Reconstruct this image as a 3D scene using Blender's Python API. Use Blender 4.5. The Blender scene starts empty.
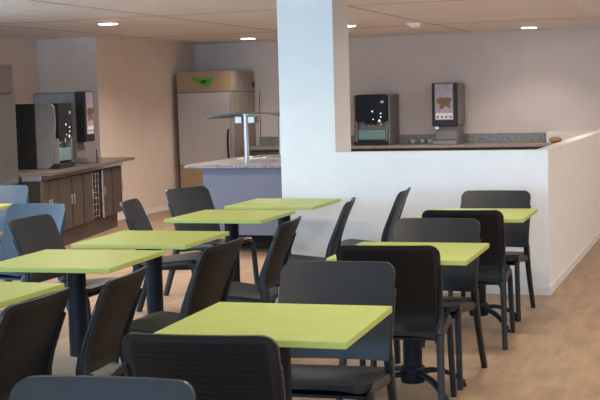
import bpy, bmesh, math, random
from mathutils import Vector, Matrix
random.seed(4)
PI = math.pi
R = math.radians
scene = bpy.context.scene
COL = scene.collection

# ------------------------------------------------------------------ materials
def mat(name, color, rough=0.5, metal=0.0, spec=0.5, emit=None, estr=0.0, trans=0.0, ior=1.45):
    m = bpy.data.materials.new(name); m.use_nodes = True
    b = m.node_tree.nodes['Principled BSDF']
    b.inputs['Base Color'].default_value = (*color, 1)
    b.inputs['Roughness'].default_value = rough
    b.inputs['Metallic'].default_value = metal
    b.inputs['Specular IOR Level'].default_value = spec
    b.inputs['Transmission Weight'].default_value = trans
    b.inputs['IOR'].default_value = ior
    if emit:
        b.inputs['Emission Color'].default_value = (*emit, 1)
        b.inputs['Emission Strength'].default_value = estr
    return m

def nodes(m):
    nt = m.node_tree
    return nt, nt.nodes, nt.links, nt.nodes['Principled BSDF']

def coords(nt, scale=(1, 1, 1), rot=(0, 0, 0)):
    tc = nt.nodes.new('ShaderNodeTexCoord'); mp = nt.nodes.new('ShaderNodeMapping')
    mp.inputs['Scale'].default_value = scale; mp.inputs['Rotation'].default_value = rot
    nt.links.new(tc.outputs['Object'], mp.inputs['Vector'])
    return mp.outputs['Vector']

def ramp(nt, src, stops):
    r = nt.nodes.new('ShaderNodeValToRGB')
    el = r.color_ramp.elements
    while len(el) < len(stops): el.new(0.5)
    for e, (p, c) in zip(el, stops):
        e.position = p; e.color = (*c, 1)
    nt.links.new(src, r.inputs['Fac'])
    return r.outputs['Color']

def noisy(m, c1, c2, scale=(3, 3, 3), nscale=4, detail=4, bump=0.0, lo=0.35, hi=0.65, rough=None):
    nt, N, L, b = nodes(m)
    v = coords(nt, scale)
    n = N.new('ShaderNodeTexNoise'); n.inputs['Scale'].default_value = nscale; n.inputs['Detail'].default_value = detail
    L.new(v, n.inputs['Vector'])
    L.new(ramp(nt, n.outputs['Fac'], [(lo, c1), (hi, c2)]), b.inputs['Base Color'])
    if bump:
        bp = N.new('ShaderNodeBump'); bp.inputs['Strength'].default_value = bump; bp.inputs['Distance'].default_value = 0.004
        L.new(n.outputs['Fac'], bp.inputs['Height']); L.new(bp.outputs['Normal'], b.inputs['Normal'])
    return m

M = {}
M['wall_white'] = noisy(mat('white_paint', (.8, .8, .8), .75, spec=.2), (.80, .80, .80), (.83, .83, .82), nscale=2)
M['wall_warm'] = noisy(mat('interior_paint', (.6, .5, .45), .8, spec=.2), (.64, .575, .54), (.67, .60, .565), nscale=1.2)
M['wall_pink'] = noisy(mat('rose_beige_paint', (.6, .5, .45), .8, spec=.2), (.69, .59, .525), (.72, .62, .55), nscale=1.2)
M['skirt'] = noisy(mat('skirting_paint', (.8, .8, .8), .5), (.74, .73, .71), (.78, .77, .75), nscale=3)
M['fascia'] = noisy(mat('cream_paint', (.8, .75, .65), .7), (.78, .72, .62), (.82, .76, .66), nscale=1)

# ceiling: grained boards with long seams
m = mat('ceiling_board', (.45, .37, .31), .42, spec=.5)
nt, N, L, b = nodes(m)
v = coords(nt, (1.6, 14, 1))
n = N.new('ShaderNodeTexNoise'); n.inputs['Scale'].default_value = 1.0; n.inputs['Detail'].default_value = 6; L.new(v, n.inputs['Vector'])
L.new(ramp(nt, n.outputs['Fac'], [(.3, (.68, .64, .61)), (.7, (.84, .80, .765))]), b.inputs['Base Color'])
M['ceiling'] = m
M['seam'] = noisy(mat('ceiling_joint', (.2, .16, .13), .8), (.20, .16, .13), (.24, .19, .16))

# floor: wood look vinyl planks
m = mat('floor_vinyl', (.4, .27, .18), .5, spec=.35)
nt, N, L, b = nodes(m)
v = coords(nt, (1, 1, 1), (0, 0, PI / 2))
br = N.new('ShaderNodeTexBrick'); br.inputs['Scale'].default_value = 1.0
br.inputs['Brick Width'].default_value = 1.2; br.inputs['Row Height'].default_value = .16; br.inputs['Mortar Size'].default_value = .002
br.inputs['Color1'].default_value = (.43, .30, .195, 1); br.inputs['Color2'].default_value = (.39, .265, .17, 1)
br.inputs['Mortar'].default_value = (.36, .24, .155, 1); br.offset = .37
L.new(v, br.inputs['Vector'])
v2 = coords(nt, (5, 1.1, 1))
n = N.new('ShaderNodeTexNoise'); n.inputs['Scale'].default_value = 2.2; n.inputs['Detail'].default_value = 7; n.inputs['Roughness'].default_value = .65
L.new(v2, n.inputs['Vector'])
mx = N.new('ShaderNodeMix'); mx.data_type = 'RGBA'; mx.blend_type = 'MULTIPLY'; mx.inputs[0].default_value = 1
L.new(br.outputs['Color'], mx.inputs[6])
L.new(ramp(nt, n.outputs['Fac'], [(.3, (.72, .72, .74)), (.7, (1.12, 1.1, 1.08))]), mx.inputs[7])
L.new(mx.outputs[2], b.inputs['Base Color'])
M['floor'] = m

M['lime'] = noisy(mat('lime_laminate', (.4, .5, .07), .42, spec=.4), (.42, .49, .12), (.45, .52, .13), nscale=3)
M['lime_edge'] = noisy(mat('lime_edge_band', (.46, .56, .1), .4), (.46, .55, .14), (.49, .57, .15), nscale=3)
M['navy'] = noisy(mat('navy_powder_coat', (.006, .009, .018), .5, spec=.3), (.005, .008, .017), (.007, .010, .020), nscale=30)
M['rubber'] = noisy(mat('black_rubber', (.01, .01, .01), .8), (.008, .008, .008), (.014, .014, .014), nscale=20)

def plastic(name, c, slats=False):
    m = mat(name, c, .42, spec=.28 if slats else .5)
    nt, N, L, b = nodes(m)
    v = coords(nt, (1, 1, 1))
    if slats:
        w = N.new('ShaderNodeTexWave'); w.bands_direction = 'Z'; w.inputs['Scale'].default_value = 16
        w.inputs['Distortion'].default_value = 3.2; w.inputs['Detail'].default_value = 1.5; w.inputs['Detail Scale'].default_value = 1.2
        mp = coords(nt, (.55, .55, 1.0)); L.new(mp, w.inputs['Vector'])
        dk = tuple(x * .78 for x in c); lt = tuple(min(1, x * 1.7 + .004) for x in c)
        L.new(ramp(nt, w.outputs['Fac'], [(.0, c), (.90, dk), (.985, lt)]), b.inputs['Base Color'])
        bp = N.new('ShaderNodeBump'); bp.inputs['Strength'].default_value = .07; bp.inputs['Distance'].default_value = .004
        L.new(w.outputs['Fac'], bp.inputs['Height']); L.new(bp.outputs['Normal'], b.inputs['Normal'])
    else:
        n = N.new('ShaderNodeTexNoise'); n.inputs['Scale'].default_value = 220; L.new(v, n.inputs['Vector'])
        bp = N.new('ShaderNodeBump'); bp.inputs['Strength'].default_value = .12; bp.inputs['Distance'].default_value = .001
        L.new(n.outputs['Fac'], bp.inputs['Height']); L.new(bp.outputs['Normal'], b.inputs['Normal'])
    return m
CH = (.010, .012, .0155)
M['chair'] = plastic('charcoal_plastic', CH)
M['chair_slat'] = plastic('charcoal_grooved_plastic', (.008, .0085, .010), True)  # rear face of the same plastic, its shade put into a darker base
BL = (.042, .068, .100)
M['bchair'] = plastic('blue_plastic', BL)
M['bchair_slat'] = plastic('blue_grooved_plastic', BL, True)

M['granite'] = noisy(mat('granite', (.2, .2, .2), .3), (.12, .115, .115), (.36, .345, .34), nscale=28, detail=8, lo=.40, hi=.60)
M['granite_dark'] = noisy(mat('granite_dark', (.2, .2, .2), .35), (.20, .17, .15), (.36, .31, .28), nscale=50, detail=6, lo=.38, hi=.62)
M['granite_brown'] = noisy(mat('granite_brown', (.15, .13, .11), .3), (.11, .092, .08), (.19, .165, .145), nscale=50, detail=6, lo=.38, hi=.62)
M['panel_grey'] = noisy(mat('blue_grey_laminate', (.15, .16, .22), .55), (.150, .165, .225), (.165, .18, .24), nscale=1.5)
M['dark'] = noisy(mat('dark_recess', (.02, .018, .016), .8), (.018, .016, .015), (.024, .021, .019))
def brushed(name, c1, c2, rough=.38, metal=.85):
    m = mat(name, c1, rough, metal)
    return noisy(m, c1, c2, scale=(60, 60, 1.2), nscale=1.5, detail=3)
M['steel'] = brushed('brushed_steel', (.50, .48, .46), (.58, .56, .54))
M['steel_door'] = brushed('brushed_steel_door', (.50, .485, .47), (.54, .52, .505), .45, .6)
M['steel_dark'] = brushed('brown_steel', (.085, .068, .058), (.115, .094, .08), .5, .35)
M['steel_shaded'] = brushed('shaded_steel', (.27, .26, .255), (.33, .32, .31), .35, .85)  # same fridge steel, its dark reflections put into a darker colour
M['chrome'] = noisy(mat('chrome', (.7, .7, .72), .15, 1.0), (.68, .68, .70), (.74, .74, .76))
M['beige'] = noisy(mat('beige_laminate', (.36, .26, .16), .55), (.34, .245, .15), (.38, .275, .17), scale=(1, 1, 8), nscale=3)
M['taupe'] = noisy(mat('taupe_panel', (.30, .27, .25), .5), (.29, .26, .24), (.33, .30, .275), nscale=2)
M['green'] = noisy(mat('logo_green', (.09, .32, .03), .5), (.085, .31, .025), (.1, .35, .035))
M['logo_dark'] = noisy(mat('logo_dark_green', (.01, .06, .02), .5), (.01, .05, .02), (.014, .07, .025))
M['black_gloss'] = noisy(mat('black_gloss', (.008, .008, .010), .3, spec=.25), (.007, .007, .009), (.010, .010, .013))
M['black'] = noisy(mat('black_plastic', (.012, .012, .013), .5), (.010, .010, .011), (.015, .015, .016))
M['silver'] = noisy(mat('silver_plastic', (.26, .25, .245), .45, .2), (.21, .20, .195), (.24, .23, .225))
M['teal'] = noisy(mat('teal_plastic', (.16, .30, .30), .3), (.15, .28, .285), (.19, .33, .33), nscale=9)
M['label'] = noisy(mat('white_label', (.7, .7, .7), .5), (.68, .68, .68), (.74, .74, .74))
M['print_bg'] = noisy(mat('mauve_print', (.34, .30, .36), .35), (.30, .265, .33), (.40, .36, .41), nscale=6)
M['food'] = noisy(mat('printed_food', (.3, .13, .04), .4), (.10, .035, .01), (.26, .13, .035), nscale=30)
M['panel_glint'] = mat('glowing_glint', (.5, .6, .8), .4, emit=(.6, .75, 1), estr=.8)  # bluish reflections on the black panel, modelled as glowing dots
M['lamp'] = mat('lamp_diffuser', (1, .95, .85), .4, emit=(1, .93, .80), estr=9)
M['heat_lamp'] = mat('counter_lamp_face', (.42, .55, .55), .4, emit=(.8, .95, 1), estr=.12)
M['white_plastic'] = noisy(mat('white_plastic', (.6, .6, .6), .5), (.56, .55, .55), (.62, .61, .61))
M['detector'] = noisy(mat('bright_white_plastic', (.9, .9, .9), .5), (.88, .88, .88), (.92, .92, .92))
M['cup'] = noisy(mat('grey_ceramic', (.3, .3, .3), .35), (.50, .49, .48), (.56, .55, .54))
M['bread'] = noisy(mat('bread_crust', (.4, .2, .07), .7), (.36, .19, .065), (.46, .26, .10), nscale=20)
m = mat('clear_glass', (.92, .97, .96), .03, trans=1.0, ior=1.45); M['glass'] = m
M['edge_glass'] = noisy(mat('smoked_edge', (.08, .09, .09), .2), (.07, .08, .08), (.10, .11, .11))
M['cable'] = noisy(mat('cable_jacket', (.03, .03, .03), .6), (.025, .025, .025), (.035, .035, .035))

# ------------------------------------------------------------------ mesh helpers
def build(name, bm, material, parent=None, mats=None, bevel=0.0, sharp=.6, sub=0):
    bmesh.ops.recalc_face_normals(bm, faces=bm.faces[:])
    bm.normal_update()
    for f in bm.faces: f.smooth = True
    for e in bm.edges:
        if len(e.link_faces) == 2 and e.calc_face_angle(0) > sharp: e.smooth = False
    me = bpy.data.meshes.new(name); bm.to_mesh(me); bm.free()
    for mm in (mats or [material]): me.materials.append(mm)
    o = bpy.data.objects.new(name, me); COL.objects.link(o)
    if parent is not None: o.parent = parent
    if bevel:
        b = o.modifiers.new('bevel', 'BEVEL'); b.width = bevel; b.segments = 2; b.limit_method = 'ANGLE'; b.angle_limit = R(40)
    if sub:
        s = o.modifiers.new('sub', 'SUBSURF'); s.levels = sub; s.render_levels = sub
    return o

def box(bm, x0, x1, y0, y1, z0, z1):
    vs = [bm.verts.new((x, y, z)) for x in (x0, x1) for y in (y0, y1) for z in (z0, z1)]
    for q in ((0, 1, 3, 2), (4, 6, 7, 5), (0, 4, 5, 1), (2, 3, 7, 6), (0, 2, 6, 4), (1, 5, 7, 3)):
        bm.faces.new([vs[i] for i in q])
    return vs

def B(*a):
    bm = bmesh.new(); box(bm, *a); return bm

def prism(bm, pts, h0, h1, plane='xy'):
    """extrude a closed polygon between two heights along the remaining axis"""
    def P(a, c, h):
        return {'xy': (a, c, h), 'xz': (a, h, c), 'yz': (h, a, c)}[plane]
    lo = [bm.verts.new(P(a, c, h0)) for a, c in pts]; hi = [bm.verts.new(P(a, c, h1)) for a, c in pts]
    bm.faces.new(lo[::-1]); bm.faces.new(hi)
    for i in range(len(pts)):
        j = (i + 1) % len(pts); bm.faces.new((lo[i], lo[j], hi[j], hi[i]))

def rrect(x0, x1, y0, y1, r, seg=5):
    out = []
    for cx, cy, a in ((x1 - r, y1 - r, 0), (x0 + r, y1 - r, 90), (x0 + r, y0 + r, 180), (x1 - r, y0 + r, 270)):
        for k in range(seg + 1):
            t = R(a + 90 * k / seg); out.append((cx + r * math.cos(t), cy + r * math.sin(t)))
    return out

def catmull(pts, n=5):
    P = [Vector(p) for p in pts]; P = [P[0] * 2 - P[1]] + P + [P[-1] * 2 - P[-2]]
    out = []
    for i in range(1, len(P) - 2):
        for k in range(n):
            t = k / n; a, b, c, d = P[i - 1:i + 3]
            out.append(.5 * ((2 * b) + (c - a) * t + (2 * a - 5 * b + 4 * c - d) * t * t + (3 * b - a - 3 * c + d) * t ** 3))
    out.append(P[-2]); return out

def tube(bm, path, rx, ry=None, seg=10, side=Vector((1, 0, 0)), taper=None, power=2.0):
    """sweep a (super)elliptic section along a path; rx along 'side', ry across it"""
    ry = ry or rx; rings = []
    P = [Vector(p) for p in path]
    for i, p in enumerate(P):
        t = (P[min(i + 1, len(P) - 1)] - P[max(i - 1, 0)]).normalized()
        s = (side - t * side.dot(t)); s = s.normalized() if s.length > 1e-4 else t.orthogonal().normalized()
        u = t.cross(s); k = taper(i / (len(P) - 1)) if taper else 1
        ring = []
        for j in range(seg):
            a = 2 * PI * j / seg; ca, sa = math.cos(a), math.sin(a)
            ca = math.copysign(abs(ca) ** (2 / power), ca); sa = math.copysign(abs(sa) ** (2 / power), sa)
            ring.append(bm.verts.new(p + s * (rx * k * ca) + u * (ry * k * sa)))
        rings.append(ring)
    for a, b in zip(rings, rings[1:]):
        for j in range(seg):
            bm.faces.new((a[j], a[(j + 1) % seg], b[(j + 1) % seg], b[j]))
    bm.faces.new(rings[0][::-1]); bm.faces.new(rings[-1])

def lathe(bm, prof, seg=24, c=(0, 0)):
    rings = []
    for r, z in prof:
        rings.append([bm.verts.new((c[0] + r * math.cos(2 * PI * j / seg), c[1] + r * math.sin(2 * PI * j / seg), z)) for j in range(seg)])
    for a, b in zip(rings, rings[1:]):
        for j in range(seg): bm.faces.new((a[j], a[(j + 1) % seg], b[(j + 1) % seg], b[j]))
    bm.faces.new(rings[0][::-1]); bm.faces.new(rings[-1])

def thing(name, label, cat, loc=(0, 0, 0), rz=0, group=None):
    o = bpy.data.objects.new(name, None); COL.objects.link(o); o.empty_display_size = .1
    o.location = loc; o.rotation_euler = (0, 0, R(rz)); return tag(o, label, cat, group)
def tag(o, label, cat, group=None):
    o['label'] = label; o['category'] = cat
    if group: o['group'] = group
    return o
def struct(name, bm, m, parent=None, bevel=0):
    o = build(name, bm, m, parent, bevel=bevel)
    if parent is None: o['kind'] = 'structure'
    return o
def dup(root, loc, rz, label, group=None):
    r = root.copy(); COL.objects.link(r); r.location = loc; r.rotation_euler = (0, 0, R(rz))
    r['label'] = label
    if group: r['group'] = group
    for ch in list(root.children):
        c = ch.copy(); COL.objects.link(c); c.parent = r
        for g in list(ch.children):
            d = g.copy(); COL.objects.link(d); d.parent = c
    return r

# ------------------------------------------------------------------ the room
CEIL = 2.385; YB = 17.14; XL = -7.6; XN = -8.46; YN = 14.06
XR = 5.5; YF = -3.6; XE = -1.39
struct('floor', B(XN - .2, XR + .2, YF - .2, YB + .2, -.12, 0), M['floor'])
struct('ceiling', B(XN - .2, XE, YF, YB + .2, CEIL, CEIL + .12), M['ceiling'])
seams = bmesh.new()
for x in (-7.25, -5.32, -3.36): box(seams, x - .006, x + .006, YF + .1, YB, CEIL - .002, CEIL + .002)
for y in (3.9, 7.5, 11.1, 14.7): box(seams, XL, XE - .01, y - .005, y + .005, CEIL - .002, CEIL + .002)
struct('trim_1', seams, M['seam'])
struct('trim_2', B(XE - .02, XE, YF, YB, CEIL + .12, 3.0), M['fascia'])                 # fascia up to the higher ceiling on the right
struct('ceiling_high', B(XE - .02, XR + .2, YF, YB + .2, 3.0, 3.12), M['fascia'])
bmw = B(XN - .2, XR + .2, YB, YB + .2, 0, 3.1); struct('wall_back', bmw, M['wall_warm'])
bmw = bmesh.new(); prism(bmw, [(XN - .2, 8.6), (XN, 8.6), (XN, YN), (XL, YN), (XL, YB), (XN - .2, YB)], 0, CEIL)
box(bmw, XN - .2, XN, YF, 3.0, 0, CEIL); box(bmw, XN - .2, XN, 3.0, 8.6, 0, .5); box(bmw, XN - .2, XN, 3.0, 8.6, 2.3, CEIL)
struct('wall_left', bmw, M['wall_pink'])
struct('wall_right', B(XR, XR + .2, YF, YB, 0, 3.05), M['wall_warm'])
# window wall behind the camera: sill, lintel and piers round wide openings
bmw = bmesh.new()
for x0, x1 in ((XN - .2, -7.3), (-4.3, -3.9), (-.9, -.5), (2.5, 2.9), (5.3, XR + .2)): box(bmw, x0, x1, YF - .2, YF, 0, 3.1)
for x0, x1 in ((-7.3, -4.3), (-3.9, -.9), (-.5, 2.5), (2.9, 5.3)):
    box(bmw, x0, x1, YF - .2, YF, 0, .35); box(bmw, x0, x1, YF - .2, YF, 2.35, 3.1)
struct('wall_front', bmw, M['wall_white'])
for i, (x0, x1) in enumerate(((-7.3, -4.3), (-3.9, -.9), (-.5, 2.5), (2.9, 5.3))):
    w = bmesh.new(); t = .05
    box(w, x0, x1, YF - .13, YF - .07, .35, .35 + t); box(w, x0, x1, YF - .13, YF - .07, 2.35 - t, 2.35)
    for xx in (x0, (x0 + x1) / 2 - t / 2, x1 - t): box(w, xx, xx + t, YF - .13, YF - .07, .35 + t, 2.35 - t)
    struct('window_%d' % (i + 1), w, M['skirt'])

w = bmesh.new()
box(w, XN - .13, XN - .07, 3.0, 8.6, .5, .55); box(w, XN - .13, XN - .07, 3.0, 8.6, 2.25, 2.3)
for yy in (3.0, 4.8, 6.7, 8.55): box(w, XN - .13, XN - .07, yy, yy + .05, .55, 2.25)
struct('window_5', w, M['skirt'])

# pillar and the half-height partition
PX0, PX1, PY0, PY1 = -3.44, -2.975, 9.40, 9.828
struct('wall_pillar', B(PX0, PX1, PY0, PY1, 0, CEIL), M['wall_white'])
HW = 1.104; WX = -1.297
pb = bmesh.new(); prism(pb, [(PX1, 9.40), (WX, 9.40), (WX, YB), (WX - .105, YB), (WX - .105, 9.52), (PX1, 9.52)], 0, HW)
struct('wall_partition', pb, M['wall_white'])
pb = B(-2.335, WX - .105, 16.78, YB, 0, 1.0); struct('wall_ledge', pb, M['wall_white'])
sk = bmesh.new(); prism(sk, [(PX0, 9.388), (WX + .012, 9.388), (WX + .012, YB), (WX, YB), (WX, 9.40), (PX0, 9.40)], 0, .062)
struct('baseboard_partition', sk, M['skirt'])
struct('baseboard_left', B(XL, XL + .012, YN, YB, 0, .075), M['skirt'])
struct('baseboard_back', B(XL + .012, -6.6, YB - .012, YB, 0, .075), M['skirt'])

# ------------------------------------------------------------------ chairs
def back_y(z):            # rake of the backrest, measured from the chair's middle (rear = +y)
    pts = [(0, .29), (.2, .222), (.40, .155), (.47, .150), (.55, .168), (.68, .222), (.845, .294)]
    for (a, ya), (b, yb) in zip(pts, pts[1:]):
        if z <= b:
            t = (z - a) / (b - a); return ya + (yb - ya) * t
    return pts[-1][1]

def chair_proto(name, pm, ps, label, loc, rz, group):
    t = thing(name, label, 'chair', loc, rz, group)
    # backrest shell
    bm = bmesh.new(); zt, zb, r, hw0 = .845, .455, .05, .250
    zs = [zb + (zt - r - zb) * k / 9 for k in range(10)] + [zt - r + r * math.sin(PI / 2 * k / 6) for k in range(1, 7)]
    nu = 16; F, K = [], []
    for z in zs:
        hw = hw0 - .012 * (zt - z) / (zt - zb)
        if z > zt - r: hw = hw - r + math.sqrt(max(0, r * r - (z - zt + r) ** 2))
        rf, rk = [], []
        for j in range(nu + 1):
            u = -1 + 2 * j / nu; x = u * hw
            y = back_y(z) - .028 * (abs(x) / hw0) ** 2.4
            rf.append(bm.verts.new((x, y - .009, z))); rk.append(bm.verts.new((x, y + .009, z)))
        F.append(rf); K.append(rk)
    n = len(zs)
    for i in range(n - 1):
        for j in range(nu):
            bm.faces.new((F[i][j], F[i][j + 1], F[i + 1][j + 1], F[i + 1][j]))
            f = bm.faces.new((K[i][j + 1], K[i][j], K[i + 1][j], K[i + 1][j + 1]))
            if 1 <= j < nu - 1 and 0 < i < n - 5: f.material_index = 1
        for j in (0, nu): bm.faces.new((F[i][j], F[i + 1][j], K[i + 1][j], K[i][j]))
    for j in range(nu):
        bm.faces.new((F[0][j], F[0][j + 1], K[0][j + 1], K[0][j])); bm.faces.new((F[-1][j], F[-1][j + 1], K[-1][j + 1], K[-1][j]))
    build('backrest', bm, pm, t, [pm, ps], sharp=.9)
    # rim that runs up both edges of the shell from the rear legs
    for s in (-1, 1):
        bm = bmesh.new()
        path = [(s * .234, .190, .40), (s * .235, back_y(.47) + .006, .47), (s * .237, back_y(.55) - .006, .55), (s * .242, back_y(.64) - .014, .64), (s * .247, back_y(.74) - .018, .74)]
        tube(bm, catmull(path, 4), .014, .020, 10, taper=lambda q: 1 - .45 * q, power=3)
        build('back_rim', bm, pm, t)
        bm = bmesh.new()
        path = [(s * .230, .158, .46), (s * .233, .178, .36), (s * .241, .222, .2), (s * .254, .288, 0)]
        tube(bm, catmull(path, 5), .019, .027, 12, taper=lambda q: 1.08 - .25 * q, power=3.2)
        build('leg', bm, pm, t)
        bm = bmesh.new()
        path = [(s * .222, .16, .376), (s * .222, -.05, .400), (s * .223, -.165, .414), (s * .224, -.212, .402), (s * .226, -.235, .36), (s * .231, -.248, .2), (s * .238, -.262, 0)]
        tube(bm, catmull(path, 5), .018, .023, 12, taper=lambda q: 1.05 - .2 * q, power=3.2)
        build('leg', bm, pm, t)
    # seat: dished sheet with a dropped front lip
    bm = bmesh.new(); T, U = [], []; nv = 14; nu = 14
    for i in range(nv + 1):
        v = i / nv; y = .185 - .435 * v; rt, ru = [], []
        for j in range(nu + 1):
            u = -1 + 2 * j / nu; hw = .222 + .014 * v
            rr = .05; e = 0
            if y < -.25 + rr: e = rr - math.sqrt(max(0, rr * rr - (-.25 + rr - y) ** 2))
            x = u * (hw - e)
            z = .405 + .047 * v - .014 * (1 - u * u) * (1 - (2 * v - 1) ** 2) - .016 * max(0, (v - .8) / .2) ** 2 + .012 * max(0, (.2 - v) / .2) ** 2
            rt.append(bm.verts.new((x, y, z))); ru.append(bm.verts.new((x * .985, y, z - .02 - .012 * abs(u) ** 3)))
        T.append(rt); U.append(ru)
    for i in range(nv):
        for j in range(nu):
            bm.faces.new((T[i][j], T[i][j + 1], T[i + 1][j + 1], T[i + 1][j])); bm.faces.new((U[i][j], U[i + 1][j], U[i + 1][j + 1], U[i][j + 1]))
        for j in (0, nu): bm.faces.new((T[i][j], T[i + 1][j], U[i + 1][j], U[i][j]))
    for j in range(nu):
        bm.faces.new((T[0][j], T[0][j + 1], U[0][j + 1], U[0][j])); bm.faces.new((T[-1][j], T[-1][j + 1], U[-1][j + 1], U[-1][j]))
    build('seat', bm, pm, t, sharp=.8)
    bm = bmesh.new(); box(bm, -.205, .205, -.2, .155, .370, .386)
    build('seat_support', bm, pm, t, bevel=.006)
    return t

G = 'charcoal chairs of the green tables'
c0 = chair_proto('dining_chair', M['chair'], M['chair_slat'],
    'charcoal plastic chair facing us behind the largest, nearest green table', (-1.55, 4.705, 0), 5, G)
chairs = [
    ((-1.545, 3.63, 0), 186, 'charcoal chair seen from behind, grooved back overlapping the front edge of the nearest green table'),
    ((-1.475, 2.485, 0), 6, 'charcoal chair at front left, cropped so only its smooth back top shows'),
    ((-1.548, 5.845, 0), 185, 'charcoal chair with grooved back towards us at the middle right green table, near edge'),
    ((-1.565, 6.540, 0), -1, 'charcoal chair facing us at the far edge of the middle right green table'),
    ((-1.545, 7.605, 0), 183, 'charcoal chair with grooved back towards us at the far right table by the partition'),
    ((-1.585, 8.540, 0), 0, 'charcoal chair facing us between the far right table and the white partition'),
    ((-2.56, 8.91, 0), -84, 'charcoal chair seen edge-on against the partition, the farther right of two there'),
    ((-2.71, 7.98, 0), -79, 'narrow edge-on charcoal chair against the partition just right of the pillar'),
    ((-2.67, 6.68, 0), -84, 'dark side-turned chair standing right of the second farthest pedestal, left of the nearest facing chair'),
    ((-2.625, 5.60, 0), -91, 'dark side-turned chair behind the left back corner of the nearest green table'),
    ((-2.615, 4.51, 0), -83, 'dark side-turned chair left of the grooved front chair, at the second pedestal from the left'),
    ((-2.665, 3.92, 0), -88, 'dark side-turned chair at the lower left corner, nearest chair of the left row'),
    ((-3.79, 7.95, 0), 103, 'slim charcoal chair turned right between the brown cabinets and the fourth table'),
    ((-3.90, 9.01, 0), 72, 'charcoal chair with broad back turned half to us in front of the beige refrigerator base'),
    ((-3.87, 6.70, 0), 90, 'dark grey chair turned right in front of the large blue chair'),
    ((-3.84, 5.50, 0), 92, 'mostly hidden charcoal chair under the second left table, only seat and legs showing'),
]
for loc, rz, lab in chairs: dup(c0, loc, rz, lab, G)
b0 = chair_proto('dining_chair', M['bchair'], M['bchair_slat'],
    'blue plastic chair at the left, directly behind the dark grey turned chair', (-4.66, 7.36, 0), -5, 'blue chairs at the left')
dup(b0, (-5.99, 9.10, 0), 12, 'farther blue plastic chair cropped by the left edge beneath the steel refrigerator')

# ------------------------------------------------------------------ tables
def table_proto(label, loc, rz, group):
    t = thing('cafe_table', label, 'table', loc, rz, group)
    bm = bmesh.new(); box(bm, -.35, .35, -.35, .35, .725, .75)
    for f in bm.faces:
        f.normal_update()
        c = f.calc_center_median()
        if abs(c.z - .7375) < .005: f.material_index = 1
    top = build('tabletop', bm, None, t, [M['lime'], M['lime_edge']], bevel=.0025)
    bm = bmesh.new(); box(bm, -.16, .16, -.16, .16, .713, .7249); build('mounting_plate', bm, M['navy'], t, bevel=.003)
    bm = bmesh.new(); lathe(bm, [(.049, .10), (.049, .712)], 28); build('column', bm, M['navy'], t)
    bm = bmesh.new(); lathe(bm, [(.035, .062), (.060, .066), (.065, .08), (.065, .14), (.058, .150), (.053, .151)], 28)
    build('hub', bm, M['navy'], t)
    for k in range(4):
        a = R(45 + 90 * k); d = Vector((math.cos(a), math.sin(a), 0)); z = Vector((0, 0, 1))
        path = [d * .05 + z * .112, d * .12 + z * .113, d * .20 + z * .094, d * .27 + z * .058, d * .315 + z * .026]
        bm = bmesh.new(); tube(bm, catmull(path, 5), .019, .014, 12, side=d.cross(z), taper=lambda q: 1.05 - .25 * q, power=2.6)
        leg = build('leg', bm, M['navy'], t)
        bm = bmesh.new(); lathe(bm, [(.020, 0), (.022, .004), (.022, .014), (.012, .022)], 16, (d.x * .308, d.y * .308))
        build('foot', bm, M['rubber'], leg)
    return t
GT = 'lime green square cafe tables'
t0 = table_proto('largest, nearest lime green square table, in front centre', (-1.542, 4.118, 0), 2.5, GT)
tabs = [((-3.19, 5.589, 0), 3.1, 'lime green table at left with its whole front edge visible above a thick dark pedestal'),
    ((-3.206, 6.529, 0), 1.7, 'third lime green table of the left row, in front of the slim turned charcoal chair'),
    ((-3.268, 7.896, 0), .2, 'fourth lime green table of the left row, in front of the broad-backed charcoal chair'),
    ((-3.232, 8.867, 0), .1, 'farthest lime green table, its top crossing the foot of the white pillar'),
    ((-1.547, 6.126, 0), 1.5, 'middle right lime green table between two charcoal chairs facing each other'),
    ((-1.585, 8.101, 0), 1.1, 'far right lime green table near the partition corner'),
    ((-3.146, 4.443, 0), 0, 'lime green table cropped by the left edge, lowest of the left row'),
    ((-5.79, 8.30, 0), 3, 'sliver of lime green table between the two blue chairs')]
for loc, rz, lab in tabs: dup(t0, loc, rz, lab, GT)

# ------------------------------------------------------------------ back counter along the far wall
def wedge(pts, h0, h1, plane): 
    bm = bmesh.new(); prism(bm, pts, h0, h1, plane); return bm
t = thing('back_counter', 'long granite counter on dark cabinets along the far wall behind the partition', 'counter', (0, 0, 0))
build('worktop', B(-6.60, -1.41, 16.44, 16.775, .82, .86), M['granite_dark'], t, bevel=.004)
build('worktop', B(-6.60, -2.34, 16.775, 17.115, .82, .86), M['granite_dark'], t)
build('backsplash', B(-6.60, -2.34, 17.115, YB - .001, .82, .985), M['granite'], t)
build('plinth', B(-6.55, -1.45, 16.56, 16.77, 0, .1), M['dark'], t)
build('carcass', B(-6.58, -1.44, 16.52, 16.77, .1, .82), M['steel_dark'], t)
for k in range(8):
    x0 = -6.56 + k * .638
    d = build('cabinet_door', B(x0, x0 + .62, 16.50, 16.519, .12, .80), M['steel_dark'], t, bevel=.003)
    build('door_handle', B(x0 + .1, x0 + .52, 16.478, 16.4995, .765, .78), M['chrome'], d, bevel=.004)

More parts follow.
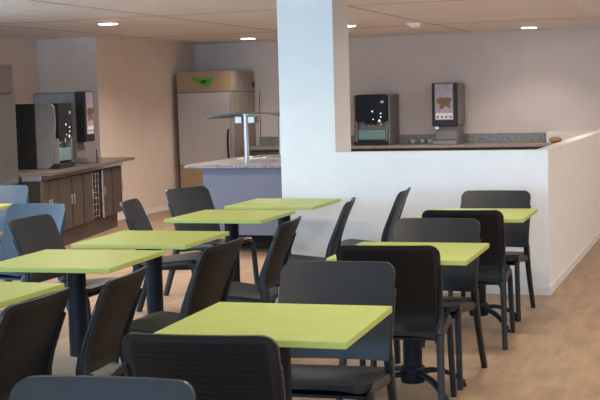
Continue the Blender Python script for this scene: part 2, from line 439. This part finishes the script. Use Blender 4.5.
# ------------------------------------------------------------------ coffee machine / dispenser pairs
def coffee_machine(label, loc, rz):
    t = thing('coffee_machine', label, 'coffee machine', loc, rz, 'coffee machines')
    # front faces -y, origin bottom middle of front
    build('body', B(.02, .255, .23, .52, .0, .705), M['silver'], t, bevel=.006)
    build('side_panel', B(-.275, .0195, .23, .52, .0, .705), M['black'], t, bevel=.006)
    bm = bmesh.new(); prism(bm, [(.10, .0), (.2295, .0), (.2295, .70), (.06, .70), (.03, .69), (.012, .665), (.005, .5), (.02, .3), (.05, .05)], -.275, -.24, 'yz')
    build('side_cheek', bm, M['silver'], t, bevel=.006)
    build('inner_housing', B(-.2395, .2275, .10, .2295, .0, .70), M['silver'], t)
    bm = bmesh.new(); prism(bm, rrect(-.235, .225, .325, .705, .03), -.015, .0995, 'xz')
    fp = build('front_panel', bm, M['black_gloss'], t, bevel=.008)
    bm = bmesh.new(); prism(bm, [(.228, .0), (.258, .0), (.258, .70), (.228, .70)], -.0, .2295, 'xz')
    build('front_column', bm, M['silver'], t, bevel=.01)
    build('sticker', B(.13, .175, -.0165, -.0152, .585, .615), M['label'], fp)
    for x, z, r in ((.01, .47, .012), (.02, .36, .008), (.13, .44, .010), (.13, .39, .009), (.11, .34, .016)):
        bm = bmesh.new(); prism(bm, [(x + r * math.cos(2 * PI * k / 12), z + r * math.sin(2 * PI * k / 12)) for k in range(12)], -.0165, -.0152, 'xz')
        build('panel_glint', bm, M['panel_glint'], fp)
    build('niche', B(-.24, .225, .085, .0995, .02, .32), M['silver'], t)
    for x in (-.06, .0, .12):
        bm = bmesh.new(); lathe(bm, [(.010, .265), (.016, .275), (.016, .30), (.022, .3245)], 14, (x, .04)); build('spout', bm, M['chrome'], t)
    build('nozzle_block', B(-.11, .05, .015, .065, .285, .3245), M['black'], t, bevel=.006)
    build('cup_tray', B(-.205, .195, -.005, .084, .075, .215), M['teal'], t, bevel=.01)
    for x in (-.225, .212): build('side_rail', B(x - .013, x + .013, -.01, .084, .05, .325), M['silver'], t, bevel=.004)
    bm = B(-.265, .225, -.03, .0995, .0, .048)
    for k in range(10): box(bm, -.24 + k * .047, -.24 + k * .047 + .02, -.02, .075, .048, .055)
    build('drip_tray', bm, M['black'], t, bevel=.003)
    return t
def dispenser(label, loc, rz):
    t = thing('drink_dispenser', label, 'drink dispenser', loc, rz, 'picture-fronted dispensers')
    build('body', B(-.165, .165, .11, .62, .245, .83), M['silver'], t, bevel=.02)
    f = build('front_frame', B(-.17, .17, 0, .1098, .25, .835), M['black'], t, bevel=.008)
    p = build('picture_panel', B(-.125, .125, -.006, -.0002, .335, .825), M['print_bg'], f, bevel=.002)
    bm = bmesh.new(); rnd = random.Random(3)
    for k in range(18):
        cx, cz, r = rnd.uniform(-.085, .085), .565 + rnd.uniform(-.06, .06), rnd.uniform(.022, .036)
        prism(bm, [(cx + r * math.cos(2 * PI * q / 9), cz + r * .8 * math.sin(2 * PI * q / 9)) for q in range(9)], -.0075 - .0002 * k, -.0062, 'xz')
    build('printed_food', bm, M['food'], p)
    b = build('button_strip', B(-.118, .118, -.0075, -.0062, .345, .43), M['label'], p)
    for k in range(4):
        x = -.09 + k * .06; build('button', B(x - .016, x + .016, -.010, -.0077, .36, .39), M['silver'], b, bevel=.002)
    build('neck', B(-.15, .15, .12, .55, .06, .244), M['silver'], t, bevel=.006)
    build('nozzle', B(-.14, -.08, .03, .1098, .205, .2495), M['chrome'], t, bevel=.006)
    build('drip_tray', B(-.165, .165, -.02, .55, .0, .058), M['silver'], t, bevel=.006)
    return t
coffee_machine('black fronted coffee machine on the far counter, right of the pillar', (-4.71, 16.60, .861), 0)
dispenser('tall steel dispenser with food picture on the far counter', (-3.668, 16.52, .861), 0)
for i, (x, lab) in enumerate(((-4.24, 'grey cup next to the far coffee machine, leftmost of three by the splashback'), (-4.09, 'middle one of three grey cups by the far splashback'), (-3.985, 'rightmost of three grey cups, nearest the picture-fronted far dispenser'))):
    bm = bmesh.new(); lathe(bm, [(.026, 0), (.036, .012), (.042, .05), (.040, .056), (.036, .05), (.030, .014)], 18)
    o = build('cup', bm, M['cup']); o.location = (x, 17.02, .861); tag(o, lab, 'cup', 'grey cups between the far machines')
bm = bmesh.new(); lathe(bm, [(.03, 0), (.062, .012), (.075, .035), (.066, .062), (.035, .078), (.01, .082)], 18)
o = build('bread_roll', bm, M['bread']); o.location = (-2.20, 16.66, .861); o.scale = (1.15, .8, 1); tag(o, 'small tan roll on the right end of the far counter beside the partition', 'bread')

# ------------------------------------------------------------------ refrigerators
def fridge(label, loc, rz, hw, head, D=.70, m=1, steel='steel_door'):
    def B(x0, x1, *a): bm = bmesh.new(); box(bm, min(m * x0, m * x1), max(m * x0, m * x1), *a); return bm
    t = thing('refrigerator', label, 'refrigerator', loc, rz, 'tall steel refrigerators')
    H = 1.955
    build('body', B(-hw, hw, .03, D, .0, H), M['taupe'], t, bevel=.006)
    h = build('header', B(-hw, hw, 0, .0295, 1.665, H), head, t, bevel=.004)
    k = 1.08
    def S(pts): return [((x - 112) * .00447 * k, 1.885 - (y - 56) * .0047) for x, y in pts]
    bm = bmesh.new(); prism(bm, S([(66, 57), (86, 56), (104, 62), (143, 61), (138, 72), (131, 82), (123, 90), (110, 86), (92, 77), (80, 73)]), -.004, -.0003, 'xz')
    lg = build('leaf_badge', bm, M['green'], h)
    bm = bmesh.new(); prism(bm, S([(98, 69), (120, 67), (119, 75), (110, 78), (101, 76)]), -.006, -.0042, 'xz'); build('leaf_mark', bm, M['logo_dark'], lg)
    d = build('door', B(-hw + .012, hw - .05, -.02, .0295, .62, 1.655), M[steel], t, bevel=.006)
    bm = bmesh.new(); xh = m * (hw - .07)
    tube(bm, catmull([(xh, -.022, .68), (xh, -.055, .75), (xh, -.068, .9), (xh, -.055, 1.05), (xh, -.022, 1.13)], 6), .016, .012, 10)
    build('door_handle', bm, M['black'], d)
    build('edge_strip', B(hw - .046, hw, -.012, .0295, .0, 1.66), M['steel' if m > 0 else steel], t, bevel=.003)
    build('lower_panel', B(-hw + .012, hw - .05, -.012, .0295, .06, .61), M['beige'], t, bevel=.004)
    build('side_seam', B(hw, hw + .003, .03, D, 1.655, 1.662), M['dark'], t)
    build('hinge', B(hw, hw + .012, D - .08, D - .02, 1.72, 1.80), M['black'], t, bevel=.003)
    return t
fridge('tall beige and steel refrigerator with green leaf badge in the far corner', (-7.08, 16.25, 0), 0, .43, M['beige'], .86)
A = 11
def loc_at(u, v):          # counter frame: u = out from the front, v = along it
    a = R(A); return (-7.03 + u * math.cos(a) - v * math.sin(a), 13.0 + u * math.sin(a) + v * math.cos(a))
x, y = loc_at(-.24, -2.535)
fridge('steel refrigerator cropped by the left edge of the photo, beside the left coffee machine', (x, y, 0), 90 + A, .475, M['steel_shaded'], .70, -1, 'steel_shaded')

# ------------------------------------------------------------------ left counter of cabinets
x, y = loc_at(0, 0)
t = thing('buffet_counter', 'dark brown counter of cabinets along the left wall under the coffee machine', 'counter', (x, y, 0), A)
build('worktop', B(-.74, .09, -2.03, 1.17, .815, .85), M['granite_brown'], t, bevel=.004)
build('carcass', B(-.70, -.02, -2.03, .785, .19, .76), M['dark'], t)
build('end_panel', B(-.70, .0, .815, .835, .19, .76), M['steel_dark'], t, bevel=.003)
build('rail', B(-.70, .0, -2.03, .92, .762, .8145), M['chrome'], t, bevel=.004)
build('plinth', B(-.66, -.06, -2.03, .80, 0, .189), M['steel_dark'], t)
def cdoor(v0, v1, handle):
    d = build('cabinet_door', B(-.018, .012, v0, v1, .195, .752), M['steel_dark'], t, bevel=.004)
    build('door_handle', B(.0122, .030, v1 - .035 if handle else v0 + .01, v1 - .012 if handle else v0 + .033, .45, .56), M['steel'], d, bevel=.004)
gaps = [(-2.03, -1.83), (-1.81, -1.55), (-1.53, -1.13), (-1.09, -.74), (-.70, -.38), (.03, .38), (.42, .81)]
for i, (a, b_) in enumerate(gaps): cdoor(a, b_, i % 2 == 0)
# open wire rack bay with chrome bars
build('rack_bay', B(-.0195, -.012, -.372, .022, .20, .75), M['dark'], t)
bm = bmesh.new()
for k in range(8): tube(bm, [(.0, -.36, .23 + k * .07), (.0, -.14, .23 + k * .07)], .004, seg=6)
for v in (-.36, -.25, -.14): tube(bm, [(.004, v, .205), (.004, v, .745)], .005, seg=6)
build('wire_rack', bm, M['chrome'], t)
bm = bmesh.new(); tube(bm, [(.03, -.07, .20), (.03, -.07, .755)], .02, seg=14); build('chrome_post', bm, M['chrome'], t)
bm = bmesh.new()
for k in range(7): tube(bm, [(.0, -.03, .24 + k * .075), (.0, .015, .24 + k * .075)], .005, seg=6)
build('wire_rack', bm, M['chrome'], t)

x, y = loc_at(-.06, -1.07); coffee_machine('coffee machine with black side and silver door on the brown left counter', (x, y, .851), 90 + A)
x, y = loc_at(-.08, -.10); dispenser('tall grey dispenser side-on at the far end of the left counter', (x, y, .851), 90 + A)
bm = bmesh.new(); lathe(bm, [(.028, 0), (.028, .004), (.006, .01), (.006, .14), (.012, .15)], 12)
o = build('tag_stand', bm, M['black']); o.location = (loc_at(.02, -.20)[0], loc_at(.02, -.20)[1], .851); tag(o, 'thin black upright stand on the left counter between coffee machine and dispenser', 'stand')

# ------------------------------------------------------------------ serving island with sneeze guard
t = thing('serving_island', 'granite topped serving island with blue-grey front left of the white pillar', 'counter', (0, 0, 0))
build('worktop', B(-5.215, -3.9, 11.40, 12.92, .862, .90), M['granite'], t, bevel=.004)
build('front_panel', B(-5.04, -3.95, 11.46, 11.48, .185, .861), M['panel_grey'], t)
build('carcass', B(-5.04, -3.95, 11.481, 12.85, .185, .861), M['panel_grey'], t)
build('plinth', B(-4.95, -4.0, 11.85, 12.8, 0, .184), M['dark'], t)
w = build('food_well', B(-5.0, -4.45, 12.28, 12.80, .9005, .912), M['steel'], t, bevel=.004)
build('well_lid', B(-4.95, -4.50, 12.33, 12.75, .9125, .93), M['chrome'], w, bevel=.008)
t = thing('sneeze_guard', 'curved glass sneeze guard on a steel post above the serving island', 'sneeze guard', (0, 0, 0))
cx = -4.66
for y in (11.72, 12.75):
    bm = bmesh.new(); lathe(bm, [(.04, .901), (.04, .91), (.027, .915), (.027, 1.392)], 18, (cx, y)); build('post', bm, M['steel'], t)
bm = bmesh.new(); prof = []
xs = [-.44, -.39, -.33, -.27, -.2, 0, .2, .27, .33, .39, .44]
zs = [1.352, 1.372, 1.389, 1.399, 1.402, 1.404, 1.402, 1.399, 1.389, 1.372, 1.352]
poly = [(cx + a, c + .004) for a, c in zip(xs, zs)] + [(cx + a, c - .004) for a, c in list(zip(xs, zs))[::-1]]
prism(bm, poly, 11.66, 12.82, 'xz'); build('glass_canopy', bm, M['glass'], t, sharp=.9)
bm = bmesh.new(); box(bm, cx - .03, cx + .03, 11.70, 12.77, 1.380, 1.3945); build('top_bar', bm, M['steel'], t, bevel=.004)
bm = bmesh.new()
poly = [(cx + a, c + .006) for a, c in zip(xs, zs)] + [(cx + a, c - .007) for a, c in list(zip(xs, zs))[::-1]]
prism(bm, poly, 11.645, 11.659, 'xz'); build('edge_trim', bm, M['edge_glass'], t)
for s in (-1, 1):
    l = build('lamp_housing', B(cx + s * .07 - .04, cx + s * .07 + .04, 11.69, 11.80, 1.30, 1.3795), M['silver'], t, bevel=.005)
    build('lamp_face', B(cx + s * .07 - .032, cx + s * .07 + .032, 11.684, 11.6898, 1.307, 1.365), M['heat_lamp'], l)
bm = bmesh.new(); tube(bm, catmull([(-6.58, YB - .006, 1.66), (-6.585, YB - .006, 1.4), (-6.58, YB - .006, 1.15), (-6.58, YB - .03, .99)], 6), .005, seg=8)
tag(build('power_cable', bm, M['cable']), 'thin dark cable running down the back wall right of the far refrigerator', 'cable')

# ------------------------------------------------------------------ ceiling fittings
lights = [(-6.206, 11.76, 'recessed downlight above the left counter, leftmost in view'), (-6.275, 15.955, 'recessed downlight in front of the far refrigerator'),
          (-4.275, 14.085, 'recessed downlight mostly hidden by the pillar, just a bright dot at its right edge'), (-2.47, 16.256, 'recessed downlight at the right, above the far dispenser wall')]
for x, y, lab in lights:
    t = thing('downlight', lab, 'ceiling light', (x, y, CEIL), 0, 'recessed ceiling downlights')
    bm = bmesh.new(); lathe(bm, [(.10, -.0005), (.118, -.0005), (.118, -.008), (.10, -.010)], 28)
    build('trim_ring', bm, M['white_plastic'], t)
    bm = bmesh.new(); lathe(bm, [(.098, -.0105), (.098, -.013)], 28); build('diffuser', bm, M['lamp'], t)
t = thing('smoke_detector', 'small white ceiling unit right of the pillar', 'smoke detector', (-3.498, 14.262, CEIL))
build('base_plate', B(-.085, .085, -.085, .085, -.02, -.0005), M['detector'], t, bevel=.006)
bm = bmesh.new(); lathe(bm, [(.07, -.0205), (.066, -.04), (.045, -.055), (.02, -.058)], 20); build('dome', bm, M['detector'], t)

# ------------------------------------------------------------------ light
w = bpy.data.worlds.new('sky'); scene.world = w; w.use_nodes = True
bg = w.node_tree.nodes['Background']; bg.inputs['Color'].default_value = (.55, .75, 1, 1); bg.inputs['Strength'].default_value = 1.2
def area(name, loc, rot, sx, sy, power, color):
    l = bpy.data.lights.new(name, 'AREA'); l.shape = 'RECTANGLE'; l.size = sx; l.size_y = sy; l.energy = power; l.color = color
    o = bpy.data.objects.new(name, l); COL.objects.link(o); o.location = loc; o.rotation_euler = rot; return o
for i, (x0, x1, p) in enumerate(((-7.3, -4.3, 104), (-3.9, -.9, 86), (-.5, 2.5, 48), (2.9, 5.3, 24))):
    area('window_daylight', ((x0 + x1) / 2, YF - .3, 1.35), (R(112), 0, 0), x1 - x0, 2.0, p, (.46, .72, 1.0))
area('window_daylight', (XN - .25, 5.8, 1.4), (R(112), 0, R(-90)), 5.4, 1.75, 130, (.42, .70, 1.0))
def spot(loc, power, color=(1, .82, .64), size=150):
    l = bpy.data.lights.new('downlight_and_fill', 'SPOT'); l.energy = power; l.color = color; l.spot_size = R(size); l.spot_blend = .6; l.shadow_soft_size = .09
    o = bpy.data.objects.new('downlight_and_fill', l); COL.objects.link(o); o.location = loc
for x, y, _ in lights: spot((x, y, CEIL - .03), 20, (1, .86, .74), 120)
for x, y in ((-6.2, 7.9), (-2.5, 12.0), (-5.6, 10.2), (-4.3, 12.0), (-3.6, 14.6), (-5.9, 13.6)): spot((x, y, CEIL - .03), 72, (1, .87, .76))  # extra spots without fittings, added to brighten the back area
area('right_fill_light', (2.0, 8.5, 2.97), (0, 0, 0), 3.6, 14, 125, (1, .91, .82))  # added unseen overhead fill, brightens fascia and partition side
for x, y in ((-4.6, 2.2), (-4.4, 5.2), (-1.0, 2.0), (-1.4, 5.0), (-4.4, 7.7), (-1.5, 7.6)): spot((x, y, CEIL - .03 if x < XE else 2.95), 34, (1, .88, .74), 165)  # unseen fill spots added over the dining area to lift the tabletops

# ------------------------------------------------------------------ camera
f_px, pitch, roll, yaw, h = 1234.2, .0825, -.026, .3363, 1.5448
cam = bpy.data.cameras.new('camera'); co = bpy.data.objects.new('camera', cam); COL.objects.link(co)
cam.sensor_fit = 'HORIZONTAL'; cam.sensor_width = 36; cam.lens = f_px / 600 * 36; cam.clip_start = .05
Rm = Matrix.Rotation(yaw, 4, 'Z') @ Matrix.Rotation(PI / 2 - pitch, 4, 'X') @ Matrix.Rotation(roll, 4, 'Z')
co.matrix_world = Matrix.Translation((0, 0, h)) @ Rm
scene.camera = co
vs = scene.view_settings
vs.view_transform = 'Standard'; vs.look = 'None'; vs.gamma = 1; vs.use_curve_mapping = False; vs.exposure = 1.08
